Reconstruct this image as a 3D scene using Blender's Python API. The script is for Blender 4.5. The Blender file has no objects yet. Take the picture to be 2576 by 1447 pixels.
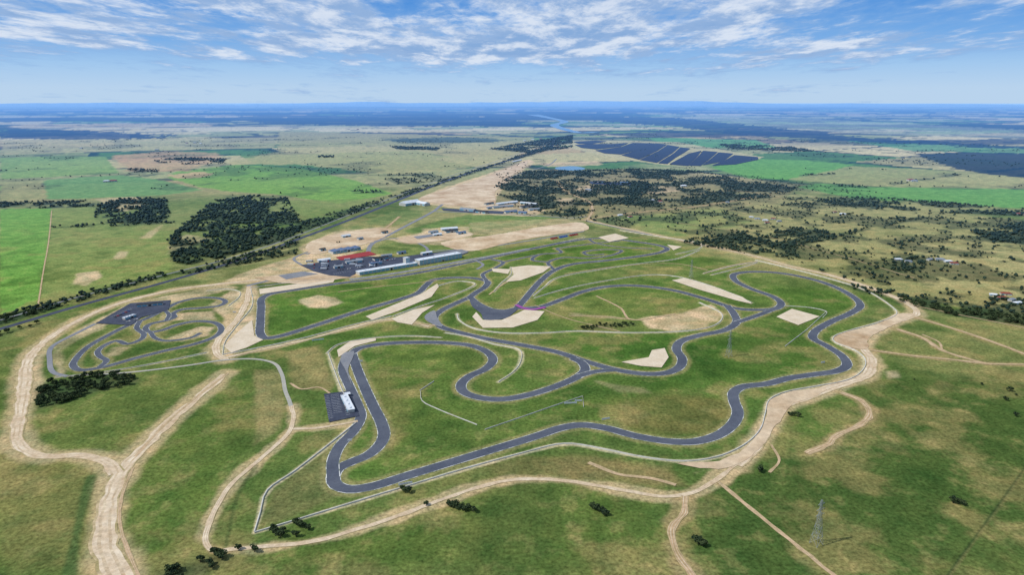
import bpy, math, random, numpy as np
from mathutils.geometry import tessellate_polygon
from mathutils import Vector
random.seed(7); rng=np.random.default_rng(11)
H=320.0; F=1718.0; P=math.radians(15.28)
cP,sP=math.cos(P),math.sin(P)
def G(x,y):
    u=(x-1288)/F; v=(y-723.5)/F
    dz=-sP-v*cP; t=H/-dz
    return (u*t,(cP-v*sP)*t)
def pp(s): return [tuple(float(a) for a in p.split(',')) for p in s.split()]
def W(s): return np.array([G(*p) for p in pp(s)])
def lin(c):
    c=c/255.0
    return c/12.92 if c<=0.04045 else ((c+0.055)/1.055)**2.4
def C(r,g,b,k=0.8): return (lin(r)*k,lin(g)*k,lin(b)*k)
col=bpy.context.scene.collection
# ------------------------------------------------------------ materials
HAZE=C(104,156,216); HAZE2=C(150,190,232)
def haze_group():  # distance haze painted into base colour, bluer away from the origin
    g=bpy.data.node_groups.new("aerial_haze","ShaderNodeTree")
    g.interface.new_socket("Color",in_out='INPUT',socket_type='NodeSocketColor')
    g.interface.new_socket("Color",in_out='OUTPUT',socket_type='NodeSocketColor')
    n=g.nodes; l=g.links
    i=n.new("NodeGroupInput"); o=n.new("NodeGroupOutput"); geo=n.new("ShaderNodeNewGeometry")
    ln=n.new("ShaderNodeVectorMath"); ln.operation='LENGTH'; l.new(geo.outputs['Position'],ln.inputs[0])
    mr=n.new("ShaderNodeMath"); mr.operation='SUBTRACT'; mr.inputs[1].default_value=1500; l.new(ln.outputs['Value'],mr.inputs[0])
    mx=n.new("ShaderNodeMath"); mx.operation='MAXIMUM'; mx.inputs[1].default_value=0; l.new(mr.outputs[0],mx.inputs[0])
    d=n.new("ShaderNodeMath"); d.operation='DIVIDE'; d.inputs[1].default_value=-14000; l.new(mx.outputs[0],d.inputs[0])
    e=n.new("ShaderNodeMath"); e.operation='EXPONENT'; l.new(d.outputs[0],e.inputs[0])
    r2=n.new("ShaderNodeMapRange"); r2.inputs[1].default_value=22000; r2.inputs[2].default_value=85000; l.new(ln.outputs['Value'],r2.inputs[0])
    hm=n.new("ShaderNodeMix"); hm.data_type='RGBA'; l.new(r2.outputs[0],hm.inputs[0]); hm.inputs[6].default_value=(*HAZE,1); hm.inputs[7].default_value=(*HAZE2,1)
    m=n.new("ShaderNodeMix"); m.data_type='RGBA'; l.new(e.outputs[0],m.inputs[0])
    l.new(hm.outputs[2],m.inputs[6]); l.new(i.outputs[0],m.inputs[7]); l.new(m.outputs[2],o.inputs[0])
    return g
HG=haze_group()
def mat(name,c1,c2=None,scale=0.1,rough=0.9,attr=None,detail=8,contrast=(0.3,0.7),metal=0,fine=None,spec=0.2):
    m=bpy.data.materials.new(name); m.use_nodes=True; nt=m.node_tree; n=nt.nodes; l=nt.links
    b=n['Principled BSDF']; b.inputs['Roughness'].default_value=rough; b.inputs['Metallic'].default_value=metal
    b.inputs['Specular IOR Level'].default_value=spec
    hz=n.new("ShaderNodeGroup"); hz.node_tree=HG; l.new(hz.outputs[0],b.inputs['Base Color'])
    geo=n.new("ShaderNodeNewGeometry")
    no=n.new("ShaderNodeTexNoise"); no.inputs['Scale'].default_value=scale; no.inputs['Detail'].default_value=detail; no.inputs['Roughness'].default_value=0.62
    l.new(geo.outputs['Position'],no.inputs['Vector'])
    r=n.new("ShaderNodeMapRange"); r.inputs[1].default_value=contrast[0]; r.inputs[2].default_value=contrast[1]; l.new(no.outputs[0],r.inputs[0])
    mx=n.new("ShaderNodeMix"); mx.data_type='RGBA'; l.new(r.outputs[0],mx.inputs[0])
    mx.inputs[6].default_value=(*c1,1); mx.inputs[7].default_value=(*(c2 or c1),1)
    out=mx.outputs[2]
    if attr:
        a=n.new("ShaderNodeAttribute"); a.attribute_name=attr
        ml=n.new("ShaderNodeMix"); ml.data_type='RGBA'; ml.blend_type='MULTIPLY'; ml.inputs[0].default_value=1
        l.new(a.outputs['Color'],ml.inputs[6]); l.new(out,ml.inputs[7]); out=ml.outputs[2]
    if fine:
        n2=n.new("ShaderNodeTexNoise"); n2.inputs['Scale'].default_value=fine[0]; n2.inputs['Detail'].default_value=5; n2.inputs['Roughness'].default_value=0.7
        l.new(geo.outputs['Position'],n2.inputs['Vector'])
        r2=n.new("ShaderNodeMapRange"); r2.inputs[1].default_value=.3; r2.inputs[2].default_value=.7; r2.inputs[3].default_value=fine[1]; r2.inputs[4].default_value=fine[2]; l.new(n2.outputs[0],r2.inputs[0])
        vm=n.new("ShaderNodeVectorMath"); vm.operation='SCALE'; l.new(out,vm.inputs[0]); l.new(r2.outputs[0],vm.inputs['Scale']); out=vm.outputs[0]
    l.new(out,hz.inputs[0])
    return m
M={}
M['ground']=mat("grassland",(.66,.79,.74),(1.36,1.19,1.16),.04,1,attr='col',detail=12,fine=(.3,.45,1.55),spec=0)
M['asphalt']=mat("track_asphalt",C(72,78,92),C(96,101,112),.03,.85,fine=(.3,.85,1.15))
M['asphalt2']=mat("old_asphalt",C(118,122,130),C(142,142,144),.03,.85,fine=(.3,.85,1.15))
M['pale']=mat("pale_gravel_road",C(158,158,150),C(182,176,160),.03,.9,fine=(.3,.85,1.15))
M['asphaltd']=mat("dark_asphalt",C(52,58,76),C(74,80,95),.05,.8,fine=(.3,.8,1.2))
M['line']=mat("white_line_paint",C(222,222,215),C(130,138,118),.12,.7,contrast=(.45,.55))
M['white']=mat("white_paint",C(225,228,232),C(205,210,215),.5,.6)
M['dirt']=mat("limestone_dirt",C(234,218,192),C(194,166,132),.05,1,fine=(.25,.75,1.18),spec=0)
M['rut']=mat("rutted_dirt",C(186,160,128),C(218,200,170),.08,1,fine=(.25,.72,1.2),spec=0)
M['dirte']=mat("road_edge_dirt",C(164,150,106),C(206,184,148),.07,1,fine=(.25,.7,1.2),spec=0,contrast=(.4,.6))
M['dirt2']=mat("brown_dirt",C(210,176,142),C(156,136,96),.05,1,fine=(.25,.72,1.2),spec=0)
M['sand']=mat("graded_sand",C(234,214,184),C(178,148,114),.014,1,detail=12,fine=(.1,.75,1.16),spec=0)
M['gravel']=mat("gravel_trap_stone",C(226,211,188),C(206,188,160),.05,1,fine=(.3,.88,1.1),spec=0)
M['conc']=mat("pale_concrete",C(222,220,212),C(186,182,170),.1,.8)
M['red']=mat("red_skidpan",C(165,62,62),C(140,50,55),.05,.8,fine=(.3,.85,1.15))
M['pink']=mat("magenta_kerb_paint",C(165,80,150),C(140,75,150),.15,.7)
M['water']=mat("water",C(50,135,175),C(40,115,160),.01,.25)
M['river']=mat("river_water",C(120,160,195),C(100,145,185),.001,.6)
M['panel']=mat("solar_panel",C(6,20,50),C(12,30,66),.01,.5)
M['steel']=mat("galvanised_steel",C(165,172,170),C(145,152,154),.5,.6)
M['roofw']=mat("white_roof",C(228,232,236),C(200,208,215),.2,.6)
M['roofg']=mat("grey_roof",C(120,130,142),C(150,158,165),.2,.6)
M['roofb']=mat("blue_grey_roof",C(75,95,130),C(100,120,150),.2,.6)
M['roofr']=mat("red_roof",C(150,80,65),C(130,70,60),.2,.7)
M['wall']=mat("pale_wall",C(205,205,200),C(188,186,178),.3,.8)
M['glass']=mat("blue_glass",C(90,160,190),C(130,195,215),.2,.25,spec=.5)
M['dark']=mat("dark_trim",C(40,45,52),C(55,60,66),.3,.7)
M['seatr']=mat("red_seating",C(180,80,74),C(150,70,66),.3,.7)
M['seatb']=mat("blue_seating",C(70,105,170),C(85,120,180),.3,.7)
M['bark']=mat("bark",C(95,85,75),C(70,62,55),1,.9)
M['leaf']=mat("eucalypt_foliage",C(30,48,38),C(84,98,62),.3,.9,detail=4,contrast=(.35,.68),spec=.05)
M['wood']=mat("woodland_foliage",C(20,42,46),C(72,88,64),.1,.9,detail=6,contrast=(.35,.72),spec=.05)
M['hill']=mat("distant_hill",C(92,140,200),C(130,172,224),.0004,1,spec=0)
carcols=[C(220,222,225),C(170,40,40),C(50,80,150),C(60,62,66),C(160,165,170)]
for i,c in enumerate(carcols): M['car%d'%i]=mat("car_paint",c,c,1,.35,spec=.5)

# ------------------------------------------------------------ mesh helpers
def tag(o,kind=None,label=None,cat=None,group=None):
    if kind:o["kind"]=kind
    if label:o["label"]=label
    if cat:o["category"]=cat
    if group:o["group"]=group
def mk(name,V,Fc,mats,fm=None,parent=None,loc=(0,0,0),yaw=0,kind=None,label=None,cat=None,group=None):
    me=bpy.data.meshes.new(name); me.from_pydata([tuple(v) for v in V],[],[tuple(f) for f in Fc])
    for m in (mats if isinstance(mats,(list,tuple)) else [mats]): me.materials.append(M[m])
    if fm is not None: me.polygons.foreach_set('material_index',fm)
    o=bpy.data.objects.new(name,me); col.objects.link(o); o.location=loc; o.rotation_euler=(0,0,yaw)
    if parent: o.parent=parent
    tag(o,kind,label,cat,group); return o
def empty(name,loc,yaw=0,**k):
    o=bpy.data.objects.new(name,None); o.empty_display_size=1; col.objects.link(o); o.location=loc; o.rotation_euler=(0,0,yaw); tag(o,**k); return o
def boxes(L):
    V=[];Fc=[]
    for (x,y,z,a,b,c) in L:
        s=len(V); a/=2;b/=2;c/=2
        V+=[(x-a,y-b,z-c),(x+a,y-b,z-c),(x+a,y+b,z-c),(x-a,y+b,z-c),(x-a,y-b,z+c),(x+a,y-b,z+c),(x+a,y+b,z+c),(x-a,y+b,z+c)]
        Fc+=[(s,s+3,s+2,s+1),(s+4,s+5,s+6,s+7),(s,s+1,s+5,s+4),(s+1,s+2,s+6,s+5),(s+2,s+3,s+7,s+6),(s+3,s,s+4,s+7)]
    return V,Fc
def beams(L,t):
    V=[];Fc=[]
    for a,b in L:
        a=np.array(a,float);b=np.array(b,float);d=b-a;d/=np.linalg.norm(d)
        u=np.cross(d,(0.3,0.2,0.9));u/=np.linalg.norm(u);w=np.cross(d,u);s=len(V);h=t/2
        for p in (a,b):
            for e in ((-1,-1),(1,-1),(1,1),(-1,1)): V.append(p+u*h*e[0]+w*h*e[1])
        Fc+=[(s,s+1,s+5,s+4),(s+1,s+2,s+6,s+5),(s+2,s+3,s+7,s+6),(s+3,s,s+4,s+7)]
    return V,Fc
def spline(pts,step=5.0,closed=False):
    P_=[np.array(p) for p in pts]; n=len(P_); out=[]
    for i in (range(n) if closed else range(n-1)):
        p1,p2=P_[i],P_[(i+1)%n]
        p0=P_[i-1] if (closed or i>0) else 2*p1-p2
        p3=P_[(i+2)%n] if (closed or i+2<n) else 2*p2-p1
        k=max(2,min(60,int(np.linalg.norm(p2-p1)/step)))
        t0=0;t1=t0+max(1e-3,np.linalg.norm(p1-p0))**.5;t2=t1+max(1e-3,np.linalg.norm(p2-p1))**.5;t3=t2+max(1e-3,np.linalg.norm(p3-p2))**.5
        for q in range(k):
            t=t1+(t2-t1)*q/k
            A1=(t1-t)/(t1-t0)*p0+(t-t0)/(t1-t0)*p1;A2=(t2-t)/(t2-t1)*p1+(t-t1)/(t2-t1)*p2;A3=(t3-t)/(t3-t2)*p2+(t-t2)/(t3-t2)*p3
            B1=(t2-t)/(t2-t0)*A1+(t-t0)/(t2-t0)*A2;B2=(t3-t)/(t3-t1)*A2+(t-t1)/(t3-t1)*A3
            out.append((t2-t)/(t2-t1)*B1+(t-t1)/(t2-t1)*B2)
    if not closed: out.append(P_[-1])
    return np.array(out)
def normals(c,closed):
    t=(np.roll(c,-1,0)-np.roll(c,1,0)) if closed else np.gradient(c,axis=0)
    t=t/(np.linalg.norm(t,axis=1)[:,None]+1e-9)
    return np.stack([-t[:,1],t[:,0]],1)
zc=[0.0]
def nz(base):
    zc[0]+=0.006; return base+zc[0]
def ribbon(name,s,w,m,z,closed=False,edge=None,jit=0,widths=None,label=None,step=5,ruts=False):
    c=spline(W(s),step,closed); N=normals(c,closed); n=len(c)
    hw=np.full(n,w/2.0)
    if widths is not None:
        hw=np.interp(np.linspace(0,1,n),np.linspace(0,1,len(widths)),widths)/2
    def jj():
        k=np.arange(0,n+3,2); return np.interp(np.arange(n),k,rng.uniform(-jit,jit,len(k))) if jit else np.zeros(n)
    L=hw+jj(); R=hw+jj()
    if ruts:
        sh=jj()*.4
        offs=[L,L*.78,L*.5+sh,L*.26+sh,-R*.22+sh,-R*.46+sh,-R*.8,-R]; fi=[2,0,1,0,1,0,2]
    elif edge: offs=[L,L-edge,-(R-edge),-R]; fi=[1,0,1]
    else: offs=[L,-R]; fi=[0]
    V=[];k=len(offs)
    for i in range(n):
        for o in offs:
            p=c[i]+N[i]*o[i]; V.append((p[0],p[1],z))
    Fc=[];fm=[]
    for i in range(n if closed else n-1):
        a=i*k;b=((i+1)%n)*k
        for q in range(k-1):
            Fc.append((a+q,a+q+1,b+q+1,b+q)); fm.append(fi[q])
    mk(name,V,Fc,m,fm,kind="structure",label=label); return c,hw
def patch(name,s,m,z,smooth=True,label=None,jit=0):
    w=W(s)
    if smooth: w=spline(w,8,True)
    if jit: w=w+rng.uniform(-jit,jit,w.shape)
    bmV=[(p[0],p[1],z) for p in w]
    T=tessellate_polygon([[Vector(v) for v in bmV]])
    T2=[]
    for t in T:
        a,b,c=[w[i] for i in t]
        cr=(b[0]-a[0])*(c[1]-a[1])-(b[1]-a[1])*(c[0]-a[0])
        T2.append(tuple(t) if cr>0 else tuple(reversed(t)))
    mk(name,bmV,T2,m,kind="structure",label=label); return w

# ------------------------------------------------------------ ground soil and crop colours, cloud shadow painted in far out
NR,NC=760,1400
D0,D1=48.0,0.15
dep=np.linspace(D0,D1,NR); R=H/np.tan(np.radians(dep))
azd=np.linspace(-52,52,NC); azc=np.arange(60,301,10.0); az=np.concatenate([azd,azc]); NA=len(az)
A=np.radians(az)
X=(R[:,None]*np.sin(A)[None,:]); Y=(R[:,None]*np.cos(A)[None,:])
def hsh(ix,iy,seed):
    h=(ix.astype(np.int64)*374761393+iy.astype(np.int64)*668265263+seed*1274126177)&0xffffffff
    h=((h^(h>>13))*1274126177)&0xffffffff
    return ((h^(h>>16))&0xffff)/65535.0
def vn(x,y,seed):
    ix=np.floor(x);iy=np.floor(y);fx=x-ix;fy=y-iy;fx=fx*fx*(3-2*fx);fy=fy*fy*(3-2*fy)
    a=hsh(ix,iy,seed);b=hsh(ix+1,iy,seed);c=hsh(ix,iy+1,seed);d=hsh(ix+1,iy+1,seed)
    return (a*(1-fx)+b*fx)*(1-fy)+(c*(1-fx)+d*fx)*fy
def fbm(x,y,size,seed,octv=4):
    s=0;amp=.5;t=0;k=1.0/size
    for o in range(octv):
        s=s+amp*vn(x*k+17.3*o,y*k-9.1*o,seed+o);t+=amp;amp*=.55;k*=2.1
    return s/t
def ss(a,b,x):
    t=np.clip((x-a)/(b-a),0,1); return t*t*(3-2*t)
RR=np.sqrt(X*X+Y*Y)
n30=fbm(X,Y,45,1,4); n150=fbm(X,Y,180,21,5); n800=fbm(X,Y,900,41,5)
def cc(*a): return np.array(C(*a))
K=np.zeros((NR,NA,3)); K[:]=cc(94,114,60)
def lay(c,m): 
    global K
    K=K*(1-m[...,None])+np.array(c)*m[...,None]
lay(cc(122,124,74),ss(.5,.72,n150)*.7)
lay(cc(70,98,48),ss(.5,.3,n150)*.55)
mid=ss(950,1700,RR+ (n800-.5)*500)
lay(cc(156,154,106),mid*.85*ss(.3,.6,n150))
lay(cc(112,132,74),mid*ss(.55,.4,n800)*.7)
th=math.radians(28); ux=X*math.cos(th)+Y*math.sin(th); uy=-X*math.sin(th)+Y*math.cos(th)
def patchwork(sx,sy,seed):
    fy=uy/sy+.25*np.sin(ux/sx*.7); iy=np.floor(fy); ox=hsh(iy,iy*0,seed)*sx; fx=(ux+ox)/sx; ix=np.floor(fx)
    ex=np.minimum(fx-ix,1-fx+ix)*sx; ey=np.minimum(fy-iy,1-fy+iy)*sy
    return hsh(ix,iy,seed+5),np.minimum(ex,ey),hsh(ix,iy,seed+9)
pa,pe,pb=patchwork(1100,650,3); pa2,pe2,pb2=patchwork(2600,2000,8)
fr=RR>9000
pa=np.where(fr,pa2,pa);pe=np.where(fr,pe2*.35,pe);pb=np.where(fr,pb2,pb)
far=ss(2300,3600,RR)
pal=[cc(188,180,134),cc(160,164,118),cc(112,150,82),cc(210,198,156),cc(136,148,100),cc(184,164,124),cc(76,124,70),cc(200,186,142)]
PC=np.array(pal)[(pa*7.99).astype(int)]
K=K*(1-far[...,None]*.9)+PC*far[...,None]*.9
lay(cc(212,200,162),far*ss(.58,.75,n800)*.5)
wob=fbm(X,Y,300,55,3)
lay(cc(24,52,58),far*ss(60,28,pe+(wob-.5)*70)*(pb>.35)*.88)
n3k=fbm(X*.35,Y,2200,77,6); n1k=fbm(X*.4,Y,700,87,4)
dk=ss(4800,7000,RR)*np.maximum(ss(.52,.56,n3k),ss(.55,.60,n1k)*.9)
lay(cc(10,38,68),dk*.94)
lay(cc(210,206,180),ss(6500,9000,RR)*ss(.50,.44,n1k)*ss(.5,.45,n3k)*.4)
sp=ss(.66,.76,fbm(X,Y,120,91,3))*far
lay(cc(46,68,60),sp*.65)
def gslice(w,m):
    e=[]
    for i in range(len(w)):
        a=w[i];b=w[(i+1)%len(w)]
        for t in (0,.2,.4,.6,.8): e.append(a*(1-t)+b*t)
    e=np.array(e); r=np.hypot(e[:,0],e[:,1]); a=np.degrees(np.arctan2(e[:,0],e[:,1]))
    r0=max(180,r.min()-m); r1=r.max()+m; am=math.degrees(m/r0)
    i0=int((D0-math.degrees(math.atan(H/r0)))/(D0-D1)*(NR-1)); i1=int((D0-math.degrees(math.atan(H/r1)))/(D0-D1)*(NR-1))+2
    j0=int((a.min()-am+52)/104*(NC-1)); j1=int((a.max()+am+52)/104*(NC-1))+2
    return slice(max(0,i0),max(0,min(NR,i1))),slice(max(0,j0),max(0,min(NC,j1)))
def inpoly(x,y,w):
    ins=np.zeros(x.shape,bool); d=np.full(x.shape,1e18)
    for i in range(len(w)):
        x1,y1=w[i];x2,y2=w[(i+1)%len(w)]
        c=((y1>y)!=(y2>y))
        if y1!=y2: ins^= c&(x<(x2-x1)*(y-y1)/(y2-y1)+x1)
        dx,dy=x2-x1,y2-y1; t=np.clip(((x-x1)*dx+(y-y1)*dy)/(dx*dx+dy*dy+1e-9),0,1)
        d=np.minimum(d,(x-x1-t*dx)**2+(y-y1-t*dy)**2)
    d=np.sqrt(d); return np.where(ins,d,-d)
def paint(s,c,soft=12,na=25,k=1.0,mott=0):
    w=W(s)
    a,b=gslice(w,soft+na)
    x=X[a,b];y=Y[a,b]
    if x.size==0: return
    d=inpoly(x,y,w)+(n30[a,b]-.5)*2*na
    m=ss(-soft,soft,d)*k
    if mott: m=m*(1-mott*ss(.35,.65,n150[a,b]))
    K[a,b]=K[a,b]*(1-m[...,None])+np.array(c)*m[...,None]
def pline(c,hw,colr,k=.7,soft=5,na=4):
    msk=np.zeros((NR,NA))
    for i in range(0,len(c)-1,2):
        p=c[i];q=c[min(i+2,len(c)-1)]
        a,b=gslice(np.array([p,q]),hw+soft+na)
        x=X[a,b];y=Y[a,b]
        if x.size==0: continue
        dx,dy=q-p;t=np.clip(((x-p[0])*dx+(y-p[1])*dy)/(dx*dx+dy*dy+1e-9),0,1)
        d=np.hypot(x-p[0]-t*dx,y-p[1]-t*dy)+(n30[a,b]-.5)*2*na
        msk[a,b]=np.maximum(msk[a,b],ss(hw+soft,hw-.5,d))
    msk*=k
    nzr=np.where(msk.any(axis=1))[0]
    if len(nzr)==0:return
    a=slice(nzr[0],nzr[-1]+1); m=msk[a][...,None]
    K[a]=K[a]*(1-m)+np.array(colr)*m
paint("0,525 130,524 118,640 96,765 0,790",cc(112,158,74),4,4,.92)
paint("130,525 240,520 240,565 420,560 440,610 425,690 300,735 98,765 122,620",cc(130,146,84),6,10,.9,.25)
paint("440,432 600,414 760,424 900,455 990,488 850,512 700,490 560,480 500,470 420,447",cc(118,160,74),8,12,.92)
paint("0,398 150,392 265,394 300,436 120,446 0,450",cc(128,160,88),8,12,.9)
paint("110,452 300,440 400,452 510,478 400,492 120,502",cc(108,150,90),8,12,.9)
paint("0,452 100,450 110,500 0,505",cc(150,152,104),8,12,.8)
paint("280,392 420,380 540,384 560,400 470,430 320,432",cc(186,154,118),20,50,.85,.3)
paint("420,440 500,432 545,437 500,446 440,450",cc(198,168,130),10,20,.8)
paint("0,352 360,348 700,345 690,372 380,378 0,390",cc(176,172,126),15,60,.8,.2)
paint("700,330 1340,345 1360,370 1200,420 1000,440 760,415 560,412 700,380",cc(170,166,114),20,60,.8)
paint("700,505 950,500 880,530 780,560 740,530",cc(122,142,80),10,25,.7)
paint("1790,422 1860,398 2010,402 2150,414 2060,440 1980,452 1880,448",cc(106,160,80),8,10,.95)
paint("1620,345 1900,352 1960,372 1700,372",cc(96,156,92),12,14,.9)
paint("1440,352 1700,356 1920,395 1900,404 1680,416 1560,400 1430,372",cc(190,182,140),8,10,.85)
paint("2060,462 2200,470 2576,476 2640,480 2640,530 2400,512 2150,500 2000,470",cc(104,156,82),8,12,.95)
paint("1980,452 2140,418 2420,430 2640,452 2640,476 2200,468",cc(160,162,110),12,30,.8)
paint("2100,350 2640,372 2640,388 2300,380",cc(84,146,96),12,30,.85)
paint("2300,388 2440,382 2640,388 2640,452 2500,440 2400,425",cc(16,46,66),8,40,.93)  # cloud shadow on the far plain, painted into the ground colour
paint("1500,300 1900,290 2640,330 2640,350 2200,338 1850,318",cc(170,178,156),60,200,.5,.3)
for s in ["640,298 800,292 1000,288 1250,296 1330,306 1300,316 1000,318 800,314 660,310","0,324 260,330 420,340 400,348 240,350 0,350","1480,292 1700,296 1960,322 2160,345 2576,368 2640,378 2150,356 1850,338 1700,318 1520,306"]:
    paint(s,cc(10,40,76),60,260,.94,.12)  # distant woodland bands, with cloud shadow painted into the same dark tone
paint("960,350 1150,345 1280,352 1240,358 1000,358",cc(40,72,66),30,80,.8)
paint("660,860 650,740 870,700 1170,640 1500,590 1690,610 2160,750 2150,900 1950,1010 1800,1130 1400,1100 860,1240 820,1200 900,1050 840,880",cc(88,118,54),30,30,.88,.35)
paint("680,760 1050,705 1050,740 900,775 700,840",cc(94,128,58),8,10,.6,.3)
paint("1120,745 1240,830 1400,850 1700,840 1690,890 1560,900 1300,860 1130,815",cc(72,106,46),10,12,.85,.25)
paint("1380,770 1560,730 1700,740 1820,790 1760,840 1500,840 1390,820",cc(112,126,68),15,20,.85,.35)
paint("1740,860 2000,810 2040,870 2110,915 1900,950 1760,960 1500,1050 1280,1010 1560,945",cc(68,100,44),12,16,.85,.3)
paint("930,900 1180,880 1220,905 1130,960 1160,1020 1400,1000 1700,980 1840,1080 1460,1060 1000,1190 960,1100",cc(92,112,56),20,22,.8,.4)
paint("1560,1010 1700,980 1830,1010 1820,1080 1700,1095 1560,1075",cc(122,114,70),18,22,.8,.3)
paint("960,870 1130,868 1200,890 1170,925 1050,935 950,930",cc(104,124,62),10,16,.75)
paint("930,950 990,940 1030,1060 990,1150 960,1160 975,1090",cc(122,122,72),10,16,.6,.3)
paint("720,885 800,870 850,960 835,985 740,980",cc(154,142,96),6,8,.9,.3)
paint("640,930 700,930 720,1000 700,1080 640,1120",cc(152,142,98),4,6,.9,.2)
paint("740,1030 810,1020 820,1065 745,1075",cc(110,122,68),5,8,.7)
paint("330,940 560,930 520,980 420,1050 300,1140 90,1120 80,1040 240,1000",cc(106,120,64),10,15,.7,.4)
paint("0,1160 120,1160 255,1190 240,1330 215,1447 0,1447",cc(120,120,72),14,20,.9,.3)
paint("340,1180 500,1050 620,950 640,1100 560,1200 510,1350 560,1447 360,1447 310,1260",cc(86,110,52),10,16,.88,.35)
paint("680,1240 820,1130 830,1230 900,1240 660,1320",cc(114,116,74),5,8,.85,.25)
paint("600,1400 1000,1310 1300,1220 1660,1255 1690,1450 560,1450",cc(82,104,50),14,20,.88,.45)
paint("1200,1170 1330,1145 1500,1140 1680,1190 1720,1220 1600,1225 1400,1195 1260,1200",cc(132,120,80),8,12,.85,.3)
paint("2190,960 2640,900 2640,1480 1780,1480 1740,1260 1880,1180 2050,1150 2120,1100",cc(72,94,48),30,30,.88,.3)
paint("2000,1020 2150,1000 2180,1050 2080,1110 1950,1130 1940,1080",cc(90,114,56),10,12,.7)
paint("2200,860 2640,800 2640,960 2300,950",cc(126,130,80),20,30,.8,.3)
paint("1400,548 1800,520 2000,500 2640,560 2640,800 2300,750 1900,650",cc(162,156,108),25,40,.75,.4)
paint("1450,555 1800,520 1900,560 1700,600 1560,575",cc(122,146,82),20,30,.8,.4)
paint("2300,610 2640,640 2640,760 2330,720",cc(174,166,118),20,30,.75,.3)
paint("1240,430 1440,425 1640,425 2000,468 1960,510 1640,540 1400,548 1230,520",cc(146,136,100),25,30,.85,.4)
paint("1150,545 1240,530 1420,548 1260,575 1060,590 1010,580",cc(104,134,72),8,12,.85)
paint("870,570 1000,530 1080,530 980,575 900,590",cc(112,132,78),8,12,.75)
paint("960,610 1060,600 1200,625 1060,650 950,640",cc(112,132,76),6,8,.75)
for s,k in [("1035,508 1100,478 1200,446 1330,400 1345,408 1300,440 1260,482 1230,528 1130,522",.9),("750,622 840,583 960,570 1015,573 955,608 880,642 780,655",.9),
 ("590,692 760,640 960,640 900,700 640,714 560,716",.85),("975,602 1120,573 1200,588 1120,617 1025,614",.85),("1180,560 1440,548 1470,560 1250,592 1190,590",.35),("180,716 200,688 245,682 250,700 215,718",.8),
 ("285,650 300,632 325,632 315,650 295,656",.7),("350,600 395,570 410,566 380,600",.5),("755,755 800,742 845,748 855,762 820,775 775,774",.85),
 ("1610,802 1700,790 1790,765 1818,790 1770,826 1690,836 1630,828",.9),("1440,790 1540,795 1600,805 1500,802",.6),("640,720 620,800 560,850 540,900 580,905 600,860 640,850 655,740",.8),
 ("50,1060 60,960 80,900 200,830 330,760 560,715 600,725 330,790 180,850 110,900 100,980",.7),("520,770 580,730 625,740 600,800 560,840 560,800",.8),("400,790 460,785 540,782 550,806 400,808",.75),("420,852 500,826 530,826 520,844 460,858",.75),("390,815 440,806 430,815 392,828",.6),("150,945 120,900 150,860 240,815 250,830 160,880 165,930",.5),("290,875 330,872 300,895 260,900",.5),
 ("1850,1150 1930,1040 1945,990 2060,975 2170,940 2200,945 2100,990 2040,1015 1985,1030 1950,1090 1880,1170 1750,1190",.6),
 ("2095,850 2140,830 2260,790 2300,795 2210,845 2190,890 2120,880",.7),("240,500 330,495 400,505 350,525 300,535",.5),("1195,515 1350,505 1370,530 1340,545 1190,540",.75),("1060,575 1180,570 1190,600 1070,605",.7),("420,640 480,620 540,600 470,590 430,600",.4),("2230,935 2260,930 2262,950 2235,955",.6),("1500,960 1620,975 1640,990 1560,990",.3),("1440,470 1500,465 1520,480 1450,490",.6),("1400,500 1440,498 1450,515 1410,520",.6),("1350,410 1500,405 1520,415 1380,420",.6),("1600,470 1680,465 1720,480 1640,488",.5)]:
    paint(s,cc(218,192,158),5,9,k,.25)
paint("1180,895 1280,960 1160,1010 1120,960",cc(106,118,62),8,10,.5)
nb1=fbm(X,Y,60,131,6); nb2=fbm(X,Y,16,151,4)
near=ss(2600,1500,RR)
lay(cc(152,138,92),near*(ss(.53,.70,nb1)*.46+ss(.6,.78,nb2)*.26))
lay(cc(54,82,40),near*ss(.46,.3,nb1)*.42)
K*= (0.78+.44*nb2)[...,None]

# ------------------------------------------------------------ tree positions and undergrowth
pts=[]
def scatter(s,dens,size=(4,7),thr=None,ns=60,under=.0):
    w=W(s); x0,y0=w.min(0);x1,y1=w.max(0); n=int((x1-x0)*(y1-y0)/1e4*dens)
    n=min(n,600000); x=rng.uniform(x0,x1,n);y=rng.uniform(y0,y1,n)
    k=inpoly(x,y,w)>0; x=x[k];y=y[k]
    if thr is not None:
        k=fbm(x,y,ns,33,4)+rng.uniform(-.06,.06,len(x))>thr; x=x[k];y=y[k]
    for a,b in zip(x,y): pts.append((a,b,random.uniform(*size)))
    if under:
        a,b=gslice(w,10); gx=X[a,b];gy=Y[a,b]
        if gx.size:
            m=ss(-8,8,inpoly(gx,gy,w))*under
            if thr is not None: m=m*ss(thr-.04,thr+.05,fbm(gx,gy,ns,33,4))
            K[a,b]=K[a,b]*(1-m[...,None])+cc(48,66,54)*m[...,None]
U=.85
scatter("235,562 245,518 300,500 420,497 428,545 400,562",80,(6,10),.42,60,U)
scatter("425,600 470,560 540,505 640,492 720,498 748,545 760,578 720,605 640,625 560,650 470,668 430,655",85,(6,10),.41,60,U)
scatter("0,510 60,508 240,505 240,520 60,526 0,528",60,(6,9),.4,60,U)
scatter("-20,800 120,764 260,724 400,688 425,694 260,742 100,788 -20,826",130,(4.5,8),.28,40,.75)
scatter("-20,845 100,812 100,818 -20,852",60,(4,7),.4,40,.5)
scatter("430,690 560,655 700,622 760,585 745,640 600,668 480,690",90,(5,8),.36,50,.7)
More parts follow.
